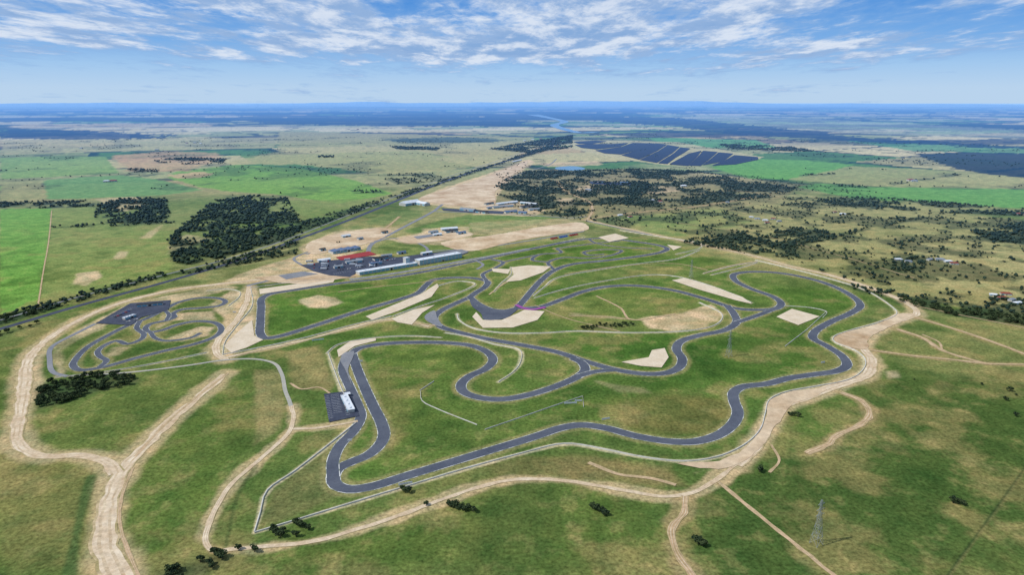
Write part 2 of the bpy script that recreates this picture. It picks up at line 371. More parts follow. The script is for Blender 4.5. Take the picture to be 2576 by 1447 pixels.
scatter("740,560 900,520 1010,484 1240,414 1385,364 1392,374 1260,414 1018,495 900,535 760,585",50,(5,8),.38,70,.7)
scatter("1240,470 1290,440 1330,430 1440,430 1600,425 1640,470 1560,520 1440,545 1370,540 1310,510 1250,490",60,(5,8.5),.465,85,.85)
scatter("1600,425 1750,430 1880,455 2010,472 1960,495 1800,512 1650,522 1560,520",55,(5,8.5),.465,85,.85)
scatter("1240,430 1700,420 2080,465 2300,500 1900,545 1480,560 1300,540",12,(3.5,6.5),.47,45,.3)
scatter("1700,605 1850,588 1950,570 2080,580 2110,600 2000,620 2010,655 1860,635 1740,617",80,(5,8),.43,70,.8)
scatter("2440,585 2500,566 2640,560 2640,620 2500,608",75,(6,10),.40,80,U)
scatter("2000,500 2200,496 2400,512 2640,530 2640,548 2350,534 2150,522",54,(5,9),.42,80,.8)
scatter("2120,715 2300,740 2450,765 2640,800 2640,830 2400,795 2200,750",95,(4.5,7.5),.40,50,.7)
scatter("2430,740 2640,760 2640,800 2500,775",70,(5,8),.43,50,.7)
scatter("1450,545 2000,500 2640,550 2640,790 2200,720 1900,645 1600,585",28,(4,7.5),.54,90,.6)
scatter("1450,545 2000,500 2640,550 2640,790 2200,720 1900,645 1600,585",1.4,(2.5,5))
scatter("2230,665 2300,645 2335,655 2320,680 2250,686",70,(5,8),.36,60,.7)
scatter("2000,600 2100,590 2240,560 2330,545 2330,550 2200,575 2100,600",50,(5,8),.36,60,.6)
scatter("380,402 470,396 570,400 560,412 470,414 400,410",30,(7,10),.42,100,.8)
scatter("320,425 400,428 400,434 330,434",30,(7,10),.4,100,.7)
scatter("880,478 960,480 970,486 890,486",40,(6,9),.35,60,.7)
scatter("980,368 1110,372 1100,378 1000,376",30,(8,12),.38,100,.8)
scatter("800,392 840,392 840,397 800,397",40,(7,11))
scatter("1800,362 1980,368 2080,385 1960,380 1840,375",24,(8,12),.44,150,.8)
scatter("1930,455 2230,470 2240,476 1950,462",14,(6,10),.48,150,.6)
scatter("2230,462 2400,438 2420,440 2250,466",14,(6,10),.40,150,.6)
scatter("2010,440 2100,436 2100,439 2010,444",14,(6,10),.40,150,.6)
scatter("130,566 300,562 440,556 440,562 300,570 130,574",40,(5,8),.38,60,.5)
scatter("940,440 1090,436 1130,455 1000,465",20,(5,9),.48,120,.5)
scatter("1230,375 1360,352 1440,340 1440,372 1330,385",26,(8,12),.44,150,.8)
scatter("90,975 130,960 250,945 300,940 355,958 340,968 250,985 140,1020 95,1030",150,(4.5,7.5),None,60,.6)
scatter("1458,824 1540,812 1600,811 1598,820 1475,831",140,(3,5),None,60,.5)
scatter("395,1446 490,1415 540,1392 582,1385 562,1412 505,1460 400,1470",170,(4.5,7),None,60,.5)
scatter("380,340 1340,345 1380,420 700,500 0,500 0,360",2.6,(5,8),.60,260,.4)
scatter("1400,330 2640,370 2640,480 2000,470 1700,420",2.6,(6,9),.60,260,.4)
scatter("2180,960 2640,930 2640,1100 2400,1050",.8,(2,3.5))
for x,y in [(686,1338),(700,1348),(712,1340),(706,1352),(694,1344),(748,1322),(762,1328),(775,1334),(756,1324),(1014,1238),(1026,1240),(1072,1272),(1130,1274),(1140,1278),(1145,1276),(1152,1282),(1160,1282),(1168,1286),(1176,1284),(1190,1290),(1488,1278),(1494,1284),(1500,1284),(1508,1286),(1514,1290),(1520,1296),(1526,1296),(1748,1362),(1754,1366),(1760,1366),(1766,1374),(1772,1372),(1756,1370),(1986,1046),(1994,1046),(2006,1050),(2398,1266),(2412,1268),(2424,1272),(2540,985),(2530,1008),(850,612),(1910,1188),(600,1384),(640,1390),(2555,1048),(745,1352)]:
    a=G(x,y); pts.append((a[0],a[1],random.uniform(4,6.5)))
pts.sort(key=lambda p:p[0]**2+p[1]**2)

# ------------------------------------------------------------ roads & circuits
TR=[]
def track(s,w,closed=False,m='asphalt',name="race_track",edge=.65,label="grey asphalt race track with white edge lines"):
    c,hw=ribbon(name,s,w,[m,'line'],nz(.16),closed,edge,label=label); TR.append((c,w))
track("885,888 897,925 915,970 940,1025 960,1066 966,1095 955,1120 925,1146 882,1164 850,1180 838,1202 846,1222 878,1232 930,1226 1030,1196 1200,1144 1350,1098 1410,1078 1462,1070 1520,1077 1600,1098 1680,1111 1745,1112 1805,1096 1843,1068 1856,1038 1846,1008 1846,988 1868,974 1930,966 1985,952 2045,943 2105,934 2130,920 2118,896 2080,871 2046,852 2050,835 2090,810 2140,788 2164,770 2150,750 2100,722 2040,702 1960,687 1890,684 1848,690 1850,706 1890,727 1945,747 1965,764 1950,777 1905,780 1850,776 1780,754 1690,730 1600,719 1530,721 1470,733 1410,755 1355,773 1300,776",13)
track("1300,776 1318,756 1335,735 1362,705 1395,680 1440,665 1530,655 1620,643 1665,634 1678,625 1655,617 1590,607 1530,600 1480,601 1420,610 1300,634 1180,660 1060,685 960,701 870,711 740,730 680,740 660,750 657,775 655,815 655,840 668,851 700,847 790,820 900,784 1000,755 1050,738 1072,718 1092,704 1135,699 1190,700 1225,708 1220,722 1198,736 1182,748",13)
track("1182,748 1150,762 1110,782 1092,800 1108,822 1160,838 1230,854 1320,870 1400,886 1480,912 1550,931 1620,941 1675,939 1708,925 1716,903 1702,880 1712,860 1760,844 1820,832 1852,812 1846,790 1828,768",13)
track("1182,748 1205,766 1240,780 1272,782 1300,776",13)
track("885,888 905,876 960,866 1040,862 1120,863 1185,870 1225,886 1240,906 1222,928 1180,948 1160,968 1168,988 1210,1002 1265,1005 1330,994 1400,972 1455,947 1472,930 1462,912 1440,902",13)
track("868,902 862,930 880,975 900,1020 908,1048 890,1085 855,1122 838,1160 838,1202",12)
track("885,888 868,902",12)
track("1455,947 1500,935 1550,931",11)
track("1852,812 1900,796 1945,779",11)
track("1225,708 1215,690 1245,675 1265,660 1235,652",9)
track("1395,680 1380,660 1420,648 1480,650 1540,642 1562,630 1520,628 1470,634 1480,642 1520,640",8,edge=.4)
track("1380,660 1340,655 1360,640 1410,636 1400,625",8,edge=.4)
track("1400,625 1440,620 1500,612 1560,606",7,edge=.4)
track("1480,601 1500,612 1560,622 1640,626",7,edge=.4)
track("1265,660 1310,650 1360,640",7,edge=.4)
track("880,704 960,693 1060,677 1170,656 1250,642 1330,626",11,m='asphalt2',name="pit_lane",label="pale asphalt pit lane beside main straight")
KN=dict(name="kart_track",edge=.45)
track("190,905 184,921 205,932 260,924 340,902 420,882 490,866 540,848 557,828 538,812 490,809 445,818 405,832 378,836 366,827 380,815 418,807 438,799 436,789 458,779 508,775 550,770 567,760 550,751 500,750 452,760 412,780 368,802 320,820 268,846 220,874",9,True,label="narrow asphalt kart circuit with white edges",**KN)
KL="narrow asphalt kart circuit link road"
track("352,808 344,826 362,842 352,856 322,866 292,858 266,868 246,884 252,898 268,908 250,925",8,label=KL,**KN)
track("378,836 392,852 420,858 480,850 505,838",7,label=KL,**KN)
track("412,780 425,792 418,807",7,label=KL,**KN)
ribbon("service_road","170,948 135,938 125,905 132,872 190,840 240,815",6,['asphalt2'],nz(.12),label="pale asphalt service road around kart circuit")
ribbon("service_road","180,946 330,937 480,919 560,907 640,904 688,914 708,940 718,985 728,1010 734,1030",4.5,['pale'],nz(.12),label="pale asphalt service road across grass")
ribbon("highway","-120,860 0,828 200,769 430,706 600,655 760,598 900,545 1010,500 1130,452 1250,412 1340,384 1385,368 1400,350 1440,338",12,['asphaltd','asphaltd'],.12,edge=.6,widths=[12,12,13,16,20,26,34,38],label="long two lane asphalt highway")
ribbon("railway","-120,838 0,806 180,752 420,690 560,655 700,610 880,540 1000,492 1130,444 1250,405 1380,362",5,['asphalt2'],.1,label="single railway line on grey ballast")
AL="grey asphalt entry road"
for s_,w_ in [("925,640 935,615 990,585 1090,532 1120,512 1180,500",10),("935,612 985,600 1040,608 1075,632 1010,655",7),("1090,532 1180,535 1300,540 1440,548 1475,545",8),("1075,632 1160,628 1250,618 1400,594 1470,582",7),("620,720 700,700 770,684",8),("770,640 820,628 900,612 935,612",7),("1240,470 1300,440 1380,415 1400,400",7),("1195,655 1215,666 1200,678",6),("760,668 740,650 800,625 850,600",6),("1475,556 1560,575 1640,592",6)]:
    ribbon("access_road",s_,w_,['asphalt2'],nz(.12),label=AL)
DR=[]
def dirt(s,w,m='dirt',name="dirt_road",ws=None,label="pale rutted limestone dirt road",jit=1.2):
    mm=['dirt','rut','dirte'] if m=='dirt' else ['dirt2','rut','dirte']
    c,hw=ribbon(name,s,w,mm,nz(.03),False,None,min(jit,w*.14),ws,label,ruts=True); DR.append((c,float(hw.mean())*2,m))
DB="brown wheel track through grass"
dirt("320,1500 285,1420 266,1370 268,1300 288,1225 315,1175 370,1118 430,1058 500,998 565,942",20,ws=[21,19,18,16,15,12,13,11,12,11],jit=2)
dirt("372,1500 340,1430 312,1360 300,1300 312,1230 335,1178",3,'dirt2')
dirt("292,1192 262,1160 200,1146 130,1150 62,1132 42,1092 52,1035 62,965 72,905 110,862 170,822 250,782 340,752 450,728 560,714 640,705 760,690 880,668",12,ws=[12,11,12,14,17,16,12,11,12,13,11,13,12,11,12],jit=1.8)
dirt("628,720 618,765 590,812 548,858 545,888 568,906",11)
dirt("340,1150 400,1085 470,1020 575,938",3,'dirt2')
dirt("732,1022 738,1052 728,1085 690,1125 640,1168 590,1212 550,1265 526,1320 518,1362 540,1387 600,1381 720,1372 820,1356 900,1332 1000,1300 1100,1262 1200,1228 1290,1208 1400,1208 1500,1222 1600,1240 1680,1250 1742,1240 1802,1208 1850,1170",5)
dirt("1850,1170 1902,1122 1932,1068 1965,1022 2030,998 2110,968 2180,944 2192,905 2168,868 2195,838 2250,812 2305,790 2290,768 2225,738 2100,696 1980,668 1900,645 1760,615 1620,585 1540,568 1470,553",8,ws=[14,14,15,15,14,11,11,12,13,13,10,8,7,7,7,7,7,7,7],jit=1.6)
dirt("738,1080 790,1078 835,1072 900,1060",5)
dirt("560,902 640,884 760,858 880,826 985,804 1080,822",5)
dirt("1475,556 1490,530 1478,505 1430,485 1400,455",7,'dirt2')
dirt("1470,553 1600,535 1750,520 1900,495",5,'dirt2')
dirt("1808,1214 1900,1290 2000,1370 2110,1460",4,'dirt2',label=DB)
dirt("1724,1250 1720,1290 1692,1330 1700,1385 1750,1460",6,'dirt2')
dirt("2115,988 2165,1008 2188,1042 2160,1072 2105,1096 2080,1120 2030,1142",7,'dirt2')
dirt("2180,880 2300,896 2400,906 2480,915 2590,918",5,'dirt2',label=DB)
dirt("2255,828 2320,850 2370,882 2440,905 2480,915",7,'dirt2')
dirt("2300,798 2400,828 2500,862 2600,900",6,'dirt2')
dirt("2290,768 2400,790 2600,830",3,'dirt2',label=DB)
dirt("2370,882 2360,860 2320,842",3,'dirt2',label=DB)
dirt("1480,1165 1560,1195 1640,1205 1700,1222",4,'dirt2',label=DB)
dirt("730,965 760,980 800,975 830,990",3,'dirt2',label=DB)
dirt("1500,745 1560,775 1590,805 1700,790",3.5,'dirt2',label=DB)
dirt("1430,795 1520,797 1600,806",3,'dirt2',label=DB)
dirt("850,735 950,722 1050,712 1100,704",2.5,'dirt2',label=DB)
dirt("96,768 108,690 122,610 130,530",2.5,'dirt2',label=DB)
dirt("970,575 990,558 1005,545",5,'dirt2',label=DB)
dirt("1345,768 1420,800 1560,835",2,'dirt2',label=DB)
dirt("1940,1120 1960,1160 1935,1190",2.5,'dirt2',label=DB)
dirt("1770,688 1840,668 1905,658",4,'dirt2',label=DB)
dirt("1100,820 1000,808 985,800",4,'dirt2',label=DB)
dirt("1700,560 1900,590 2100,640 2300,700",2.5,'dirt2',label=DB)
dirt("1230,742 1262,718 1290,700 1300,680",3,'dirt2',label=DB)
dirt("1420,690 1540,672 1700,664 1780,680",3,'dirt2',label=DB)
dirt("1560,480 1700,490 1850,480 1980,500",4,'dirt2',label=DB)
for c,w in TR: pline(c,w/2+2.5,cc(150,142,98),.62,5,3)
for c,w,m in DR:
    if w>4.8: pline(c,w/2+1.5,cc(196,174,136) if m=='dirt' else cc(166,146,106),.7,6 if w<10 else 11,9)
pline(spline(W("2590,1160 2520,1260 2440,1370 2370,1470"),10),.5,cc(48,64,42),.6,1.2,.6)
pline(spline(W("2597,1160 2527,1260 2447,1370 2377,1470"),10),.5,cc(120,116,76),.5,1.2,.6)
pline(spline(W("565,1390 580,1320 600,1240 640,1180"),10),1,cc(70,88,50),.6,2,1)
pline(spline(W("175,1447 185,1380 205,1290 230,1200"),10),2,cc(62,92,52),.7,4,2)
def area(n,s,m,z,lab,smooth=True,jit=0): patch(n,s,m,nz(z),smooth,lab,jit)
SL="bare graded sandy ground"
area("sand_ground","1056,502 1110,480 1200,452 1290,418 1325,406 1326,414 1288,442 1248,480 1224,522 1130,516",'sand',.02,SL,jit=3)
area("sand_ground","1110,612 1250,590 1380,568 1460,560 1478,578 1400,590 1300,606 1180,632",'sand',.02,SL,jit=1.5)
area("sand_ground","1000,602 1080,588 1160,582 1190,590 1110,606 1030,612",'sand',.02,SL,jit=2)
area("sand_ground","775,612 850,588 960,574 985,580 930,612 850,628 790,640",'sand',.02,SL,jit=2)
area("sand_ground","1935,1010 2000,985 2080,978 2050,1000 2000,1015 1960,1062 1900,1140 1830,1180 1760,1178 1700,1168 1810,1160 1890,1115 1925,1060",'sand',.02,"pale sandy verge beside perimeter road",jit=1.2)
area("sand_ground","2098,850 2130,836 2210,815 2258,790 2300,790 2240,822 2185,852 2178,880 2120,872",'sand',.02,"pale sandy verge beside perimeter road",jit=1.2)
T=["652,728 740,716 842,704 838,711 740,728 654,741","563,872 592,842 634,806 640,846 662,856 620,876 582,888",
"1188,798 1198,786 1215,806 1262,806 1300,790 1320,780 1370,784 1352,806 1290,825 1215,826","1286,673 1330,668 1386,671 1366,686 1310,706 1272,710 1292,692","1237,676 1284,678 1278,690 1240,684",
"920,797 1010,760 1060,740 1100,714 1104,722 1085,748 1000,784 936,806","985,803 1040,780 1094,768 1062,788 1036,818 1000,812","1563,912 1632,900 1640,882 1672,877 1682,900 1664,926 1612,922",
"1953,798 1992,778 2062,797 2008,819","1690,706 1722,700 1800,724 1868,748 1892,766 1850,756 1760,730","848,882 880,860 945,851 946,858 892,872 852,900","1505,597 1548,588 1582,599 1532,609","1678,616 1716,621 1694,630"]
for s in T: area("gravel_trap",s,'gravel',.1,"pale cream gravel trap at track bend",False)
area("runoff_pavement","1182,752 1200,770 1245,782 1300,777 1290,790 1268,803 1220,806 1210,790 1188,772",'asphalt',.13,"wide grey asphalt runoff area")
area("runoff_pavement","1072,792 1092,782 1100,800 1112,824 1085,815 1068,802",'asphalt2',.13,"pale asphalt runoff beside track bend")
area("runoff_pavement","856,906 868,888 890,884 888,900 876,930 885,970 868,930",'asphalt2',.13,"pale asphalt runoff beside track bend")
ribbon("painted_kerb","1298,768 1315,776 1340,780 1372,774",7,['pink'],nz(.4),label="magenta painted apex kerb")
area("car_park","756,668 840,655 930,646 1000,648 1090,636 1160,628 1178,636 1150,648 1040,662 900,686 880,698 830,694 790,684",'asphaltd',.12,"dark asphalt paddock",False)
area("car_park","1090,640 1160,628 1180,634 1150,644 1100,652",'asphalt2',.3,"pale asphalt paddock apron",False)
area("car_park","700,694 760,684 800,690 720,704",'asphalt2',.3,"pale asphalt parking pad",False)
area("car_park","1040,596 1100,588 1110,592 1050,602",'asphalt2',.3,"pale asphalt parking pad",False)
area("concrete_apron","640,700 760,686 850,680 900,696 760,716 700,712",'sand',.04,"sandy paddock apron",False)
area("skidpan","844,648 928,633 948,641 858,656",'red',.26,"red painted skid pan",False)
area("car_park","815,993 880,985 904,1048 828,1064",'asphaltd',.12,"small dark asphalt car park",False)
area("car_park","240,815 328,764 430,756 424,780 355,800 330,819",'asphaltd',.12,"dark asphalt kart paddock",False)
area("car_park","1110,524 1180,528 1270,532 1265,538 1180,535 1115,530",'asphaltd',.12,"dark asphalt yard",False)
area("pond","1400,421 1440,418 1472,424 1450,429 1405,427",'water',.1,"small turquoise water pond")
area("pond","1482,456 1590,460 1586,466 1486,463",'panel',.1,"dark blue covered storage pond",False)
ribbon("river","1340,288 1385,297 1420,306 1395,314 1410,322 1440,330 1462,334 1500,332",90,['river'],1.0,widths=[300,260,170,140,130,120,100],label="pale blue winding river",step=60)
def gvec(a,b):
    a=np.array(G(*a));b=np.array(G(*b));return a,b,b-a
V=[];Fc=[]
for (a,b,n,L) in [((822,1000),(832,1055),14,5),((842,996),(850,1040),12,9),((862,994),(876,1046),12,4),((840,690),(880,684),8,6),((280,800),(330,776),12,5)]:
    p,q,d=gvec(a,b); ln=np.linalg.norm(d); d/=ln; nn=np.array([-d[1],d[0]])
    for i in range(n):
        c0=p+d*ln*i/(n-1); s=len(V)
        for v in (c0-d*.12-nn*L/2,c0+d*.12-nn*L/2,c0+d*.12+nn*L/2,c0-d*.12+nn*L/2): V.append((v[0],v[1],1.1))
        Fc.append((s,s+1,s+2,s+3))
mk("parking_bay_marking",V,Fc,'white',kind="structure",label="white painted parking bay lines")

# ------------------------------------------------------------ barriers
def barrier(s,h=1.0,w=.8,label="long white concrete safety barrier beside race track",smooth=True,m='conc',strip=True):
    c=spline(W(s),8) if smooth else W(s); N=normals(c,False); V=[];Fc=[]
    if strip: pline(c,1.6,cc(206,194,160),.7,2.5,2)
    for p,n in zip(c,N):
        for o,z in ((w/2,0),(w/2.6,h),(-w/2.6,h),(-w/2,0)): V.append((p[0]+n[0]*o,p[1]+n[1]*o,z))
    for i in range(len(c)-1):
        a=i*4;b=a+4
        for k in range(3): Fc.append((a+k,b+k,b+k+1,a+k+1))
    Fc+= [(0,1,2,3),(len(V)-1,len(V)-2,len(V)-3,len(V)-4)]
    mk("concrete_barrier",V,Fc,m,label=label,cat="barrier")
barrier("895,1066 830,1118 740,1188 672,1236 655,1290 640,1340",1.2,1.0)
barrier("640,1342 720,1318 850,1278 1000,1232 1180,1178 1320,1140 1400,1120 1440,1118 1520,1132 1620,1152 1720,1162 1800,1152 1870,1122 1912,1082 1925,1040 1935,1008 1975,988 2060,972 2130,958 2168,935 2176,905 2150,882 2100,862 2098,848 2140,832 2210,812 2256,790 2235,766 2170,728 2080,700 1980,674 1900,655",1.2,1.0)
barrier("825,888 838,925 855,970 868,1000")
barrier("822,890 850,868 930,852 1030,846 1110,850")
barrier("560,893 640,878 760,852 900,815 985,796",w=1.1)
barrier("630,722 634,770 600,815 566,862 560,893")
barrier("632,724 740,710 850,700")
barrier("1342,745 1370,722 1400,700 1500,680 1620,662 1700,652 1760,630",w=1.2)
barrier("1345,750 1420,728 1530,706 1640,692 1700,696 1800,724 1890,762",w=1.2)
barrier("1150,790 1155,806 1190,826 1260,838 1380,838 1440,834 1600,838 1740,832 1800,818 1815,790 1760,762",w=1.1)
barrier("1058,986 1062,1010 1100,1030 1200,1070",w=.55,strip=False)
barrier("1056,984 1092,960",w=.55,strip=False)
barrier("1220,1082 1320,1048 1400,1020 1466,998 1468,1025",w=.55,smooth=False,strip=False)
barrier("1254,962 1290,938 1308,915 1305,880 1240,866 1180,848 1120,838",w=.7)
barrier("1975,872 2030,830 2078,785",w=.6,smooth=False,strip=False)
barrier("1975,770 2040,775 2078,784 2070,800",w=.6,strip=False)
barrier("1770,688 1850,668 1905,660 1870,672 1790,692")
barrier("1242,735 1262,712 1285,692 1285,672")
barrier("1100,720 1150,708 1195,714 1120,750 1060,770 990,796",w=1.1)
barrier("520,732 570,728 602,734 600,750 575,770",w=.8)
barrier("140,950 240,940 380,917 520,888",w=.8)
barrier("1560,580 1660,596 1760,612 1760,625 1700,640",w=1.1)
barrier("1150,662 1260,640 1400,612 1470,597",w=1.0)

# ------------------------------------------------------------ write ground
me=bpy.data.meshes.new("ground"); nv=NR*NA+1
co=np.zeros((nv,3),np.float32); co[:-1,0]=X.ravel(); co[:-1,1]=Y.ravel()
me.vertices.add(nv); me.vertices.foreach_set('co',co.ravel())
I,J=np.meshgrid(np.arange(NR-1),np.arange(NA),indexing='ij'); J2=(J+1)%NA
q=np.stack([I*NA+J,I*NA+J2,(I+1)*NA+J2,(I+1)*NA+J],-1).reshape(-1,4)
j=np.arange(NA); tri=np.stack([np.full(NA,nv-1),(j+1)%NA,j],-1)
li=np.concatenate([q.ravel(),tri.ravel()]).astype(np.int32)
st=np.concatenate([np.arange(len(q))*4,len(q)*4+np.arange(NA)*3]).astype(np.int32)
me.loops.add(len(li)); me.loops.foreach_set('vertex_index',li)
me.polygons.add(len(st)); me.polygons.foreach_set('loop_start',st)
me.update(calc_edges=True)
ca=me.color_attributes.new("col",'FLOAT_COLOR','POINT')
cv=np.ones((nv,4),np.float32); cv[:-1,:3]=K.reshape(-1,3); cv[-1,:3]=cc(88,112,58); ca.data.foreach_set('color',cv.ravel())
me.materials.append(M['ground'])
g=bpy.data.objects.new("ground",me); col.objects.link(g); tag(g,"structure","green and dry grassland plain with paddocks")
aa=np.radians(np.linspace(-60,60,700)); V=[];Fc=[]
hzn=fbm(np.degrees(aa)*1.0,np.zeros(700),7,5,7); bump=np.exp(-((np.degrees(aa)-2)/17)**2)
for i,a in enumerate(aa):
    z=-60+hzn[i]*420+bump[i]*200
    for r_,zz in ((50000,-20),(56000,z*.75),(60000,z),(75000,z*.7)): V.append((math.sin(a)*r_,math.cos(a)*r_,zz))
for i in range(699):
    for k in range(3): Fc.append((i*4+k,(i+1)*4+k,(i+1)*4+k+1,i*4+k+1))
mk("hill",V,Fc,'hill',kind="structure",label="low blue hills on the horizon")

# ------------------------------------------------------------ buildings
def building(name,label,cat,a,b,wd,h,wall='wall',roof='roofw',style='flat',nwin=6,storeys=1,group=None):
    p,q,d=gvec(a,b); L=np.linalg.norm(d); yaw=math.atan2(d[1],d[0]); c=(p+q)/2
    if math.cos(yaw)<0: yaw+=math.pi
    e=empty(name,(c[0],c[1],.0),yaw,label=label,cat=cat,group=group)
    V,Fc=boxes([(0,0,h/2,L,wd,h)]); mk("wall",V,Fc,wall,parent=e)
    if style=='flat':
        V,Fc=boxes([(0,0,h+.25,L+1,wd+1,.44),(0,-wd/2-.3,h+.72,L+1,.3,.46),(0,wd/2+.3,h+.72,L+1,.3,.46)]+[(L*(i+.5)/4-L/2,0,h+.9,min(4,L/8),min(3,wd/4),.8) for i in range(4)])
    elif style=='saw':
        n=max(3,int(L/16)); V=[];Fc=[]
        for i in range(n):
            x0=-L/2+L*i/n;x1=x0+L/n*.92;s=len(V)
            V+=[(x0,-wd/2-1,h+.02),(x1,-wd/2-1,h+2.2),(x1,wd/2+1,h+2.2),(x0,wd/2+1,h+.02),(x1,-wd/2-1,h+.02),(x1,wd/2+1,h+.02)]
            Fc+=[(s,s+1,s+2,s+3),(s+1,s+4,s+5,s+2),(s,s+4,s+1),(s+3,s+2,s+5)]
    else:
        g_=wd*.22;o=.6
        V=[(-L/2-o,-wd/2-o,h+.02),(L/2+o,-wd/2-o,h+.02),(L/2+o,0,h+g_),(-L/2-o,0,h+g_),(-L/2-o,wd/2+o,h+.02),(L/2+o,wd/2+o,h+.02)]
        Fc=[(0,1,2,3),(3,2,5,4),(0,3,4),(1,5,2)]
    mk("roof",V,Fc,roof,parent=e)
    sh=h/storeys; ww=L/nwin*.8
    for s in range(storeys):
        for side in (-1,1):
            for i in range(nwin):
                if s==0 and i==nwin//2: continue
                x=-L/2+L*(i+.5)/nwin
                V,Fc=boxes([(0,0,0,ww,.1,sh*.6)]); mk("window",V,Fc,'glass',parent=e,loc=(x,side*(wd/2+.05),sh*(s+.55)))
    V,Fc=boxes([(0,0,0,min(4,ww),.14,sh*.8)]); mk("door",V,Fc,'dark',parent=e,loc=(-L/2+L*(nwin//2+.5)/nwin,-(wd/2+.07),sh*.4+.01))
    return e
building("pit_building","long white pit garage building with flat roof","building",(900,691),(1046,667),16,5.5,nwin=14)
building("hotel_building","long blue glass trackside building with white roof","building",(1050,666),(1156,647),18,9.5,nwin=12,storeys=3)
building("control_tower","tall narrow white race control tower","building",(1018,669),(1028,667),10,16,nwin=3,storeys=5)
building("garage_building","row of blue grey sawtooth roofed garages","building",(832,638),(902,627),22,5,roof='roofb',style='saw',nwin=8)
building("clubhouse","small white building beside asphalt car park","building",(866,1003),(884,1040),7,4,nwin=4)
building("shed","small white shed beside asphalt car park","building",(868,998),(880,996),5,3.4,nwin=2,style='gable')
building("kart_clubhouse","low white kart circuit clubhouse","building",(312,806),(340,797),6,3.5,nwin=4)
building("shed","dark roofed kart circuit shed","building",(345,773),(410,767),6,4,roof='dark',style='gable',nwin=5)
building("warehouse","white roofed warehouse by highway","building",(1012,518),(1050,512),30,8,style='gable',nwin=5)
building("warehouse","white roofed warehouse by highway","building",(1052,514),(1075,518),22,7,style='gable',nwin=4)
ind=[((1250,516),(1300,510),14),((1240,524),(1290,520),12),((1310,524),(1345,519),14),((1270,536),(1300,534),14),((1110,580),(1150,577),14),((1080,588),(1100,585),12),((1120,586),(1150,583),12),((1150,590),(1170,587),10),((1310,512),(1350,516),10),((1160,528),(1195,532),16),((1200,534),(1225,537),16),((1305,537),(1325,538),14),((1090,594),(1110,592),10),((1330,530),(1356,528),12),((1220,516),(1240,513),10),((1225,526),(1236,525),9),((800,660),(830,656),10),((870,664),(910,659),10),((940,656),(975,651),12),((930,668),(960,664),8),((1060,642),(1085,638),9),((840,676),(862,673),8),((1495,458),(1520,459),12),((1560,461),(1580,462),12),((1290,408),(1310,404),14),((960,648),(985,645),9),((805,632),(818,630),9),((1000,640),(1020,637),8),((860,598),(880,595),10),((900,604),(912,602),8),((960,588),(975,586),8)]
for i,(a,b,w) in enumerate(ind): building("industrial_shed","gabled metal shed in sandy yard","shed",a,b,w,4.5,roof=['roofw','roofg','dark','roofb'][i%4],style='gable',nwin=3,group="sheds in sandy yards")
hs=[(1560,543),(1585,547),(1905,552),(1925,556),(1945,552),(1960,558),(1890,548),(1930,562),(2365,655),(2385,660),(2400,665),(2340,655),(2500,745),(2520,752),(2545,757),(2560,765),(2530,742),(2285,660),(2260,655),(2565,540),(490,360),(505,362),(470,361),(395,378),(268,458),(285,457),(205,374),(2120,540),(2100,535),(1830,510),(878,325),(900,326),(1540,315),(1570,318),(1620,322),(1660,328),(1340,352),(1360,350),(1600,316),(1320,355),(2290,455),(2300,457),(1640,505),(1660,508),(1480,480),(1720,470)]
for i,(x,y) in enumerate(hs):
    k=1.0 if y>480 else 1.7
    p=np.array(G(x,y)); an=random.uniform(-.6,.6); L=random.uniform(12,18)*k
    e=empty("house",(p[0],p[1],0),an,label="%s roofed rural house among scattered trees"%['white','red','grey'][i%3],cat="house",group="rural houses on the plain")
    wd=L*.5;h=3.2*k
    V,Fc=boxes([(0,0,h/2,L,wd,h)]); mk("wall",V,Fc,'wall',parent=e)
    V=[(-L/2-.6,-wd/2-.6,h+.02),(L/2+.6,-wd/2-.6,h+.02),(L/2-wd/2,0,h+wd*.25),(-L/2+wd/2,0,h+wd*.25),(-L/2-.6,wd/2+.6,h+.02),(L/2+.6,wd/2+.6,h+.02)]
    mk("roof",V,[(0,1,2,3),(3,2,5,4),(0,3,4),(1,5,2)],['roofw','roofr','roofg'][i%3],parent=e)
    for x_ in (-L/3,L/3):
        V,Fc=boxes([(0,0,0,2.2*k,.1,1.3*k)]); mk("window",V,Fc,'glass',parent=e,loc=(x_,-wd/2-.05,1.8*k))
    V,Fc=boxes([(0,0,0,1.1*k,.12,2.1*k)]); mk("door",V,Fc,'dark',parent=e,loc=(0,-wd/2-.06,1.06*k))
def grandstand(a,b,mt,label):
    p,q,d=gvec(a,b);L=np.linalg.norm(d);yaw=math.atan2(d[1],d[0]);c=(p+q)/2
    e=empty("grandstand",(c[0],c[1],0),yaw,label=label,cat="grandstand")
    V,Fc=boxes([(0,i*1.0,.25+i*.25,L,1.0,.5+i*.5) for i in range(6)]); mk("seating_tier",V,Fc,mt,parent=e)
    V,Fc=boxes([(0,5.56,1.7,L,.1,3.4)]); mk("rear_screen",V,Fc,'wall',parent=e)
grandstand((1388,603),(1405,600),'seatr',"long red seated spectator stand by the straight")
grandstand((1410,599),(1430,595.5),'seatb',"long blue seated spectator stand by the straight")
grandstand((1436,594.5),(1456,591),'seatr',"long red seated spectator stand by the straight")
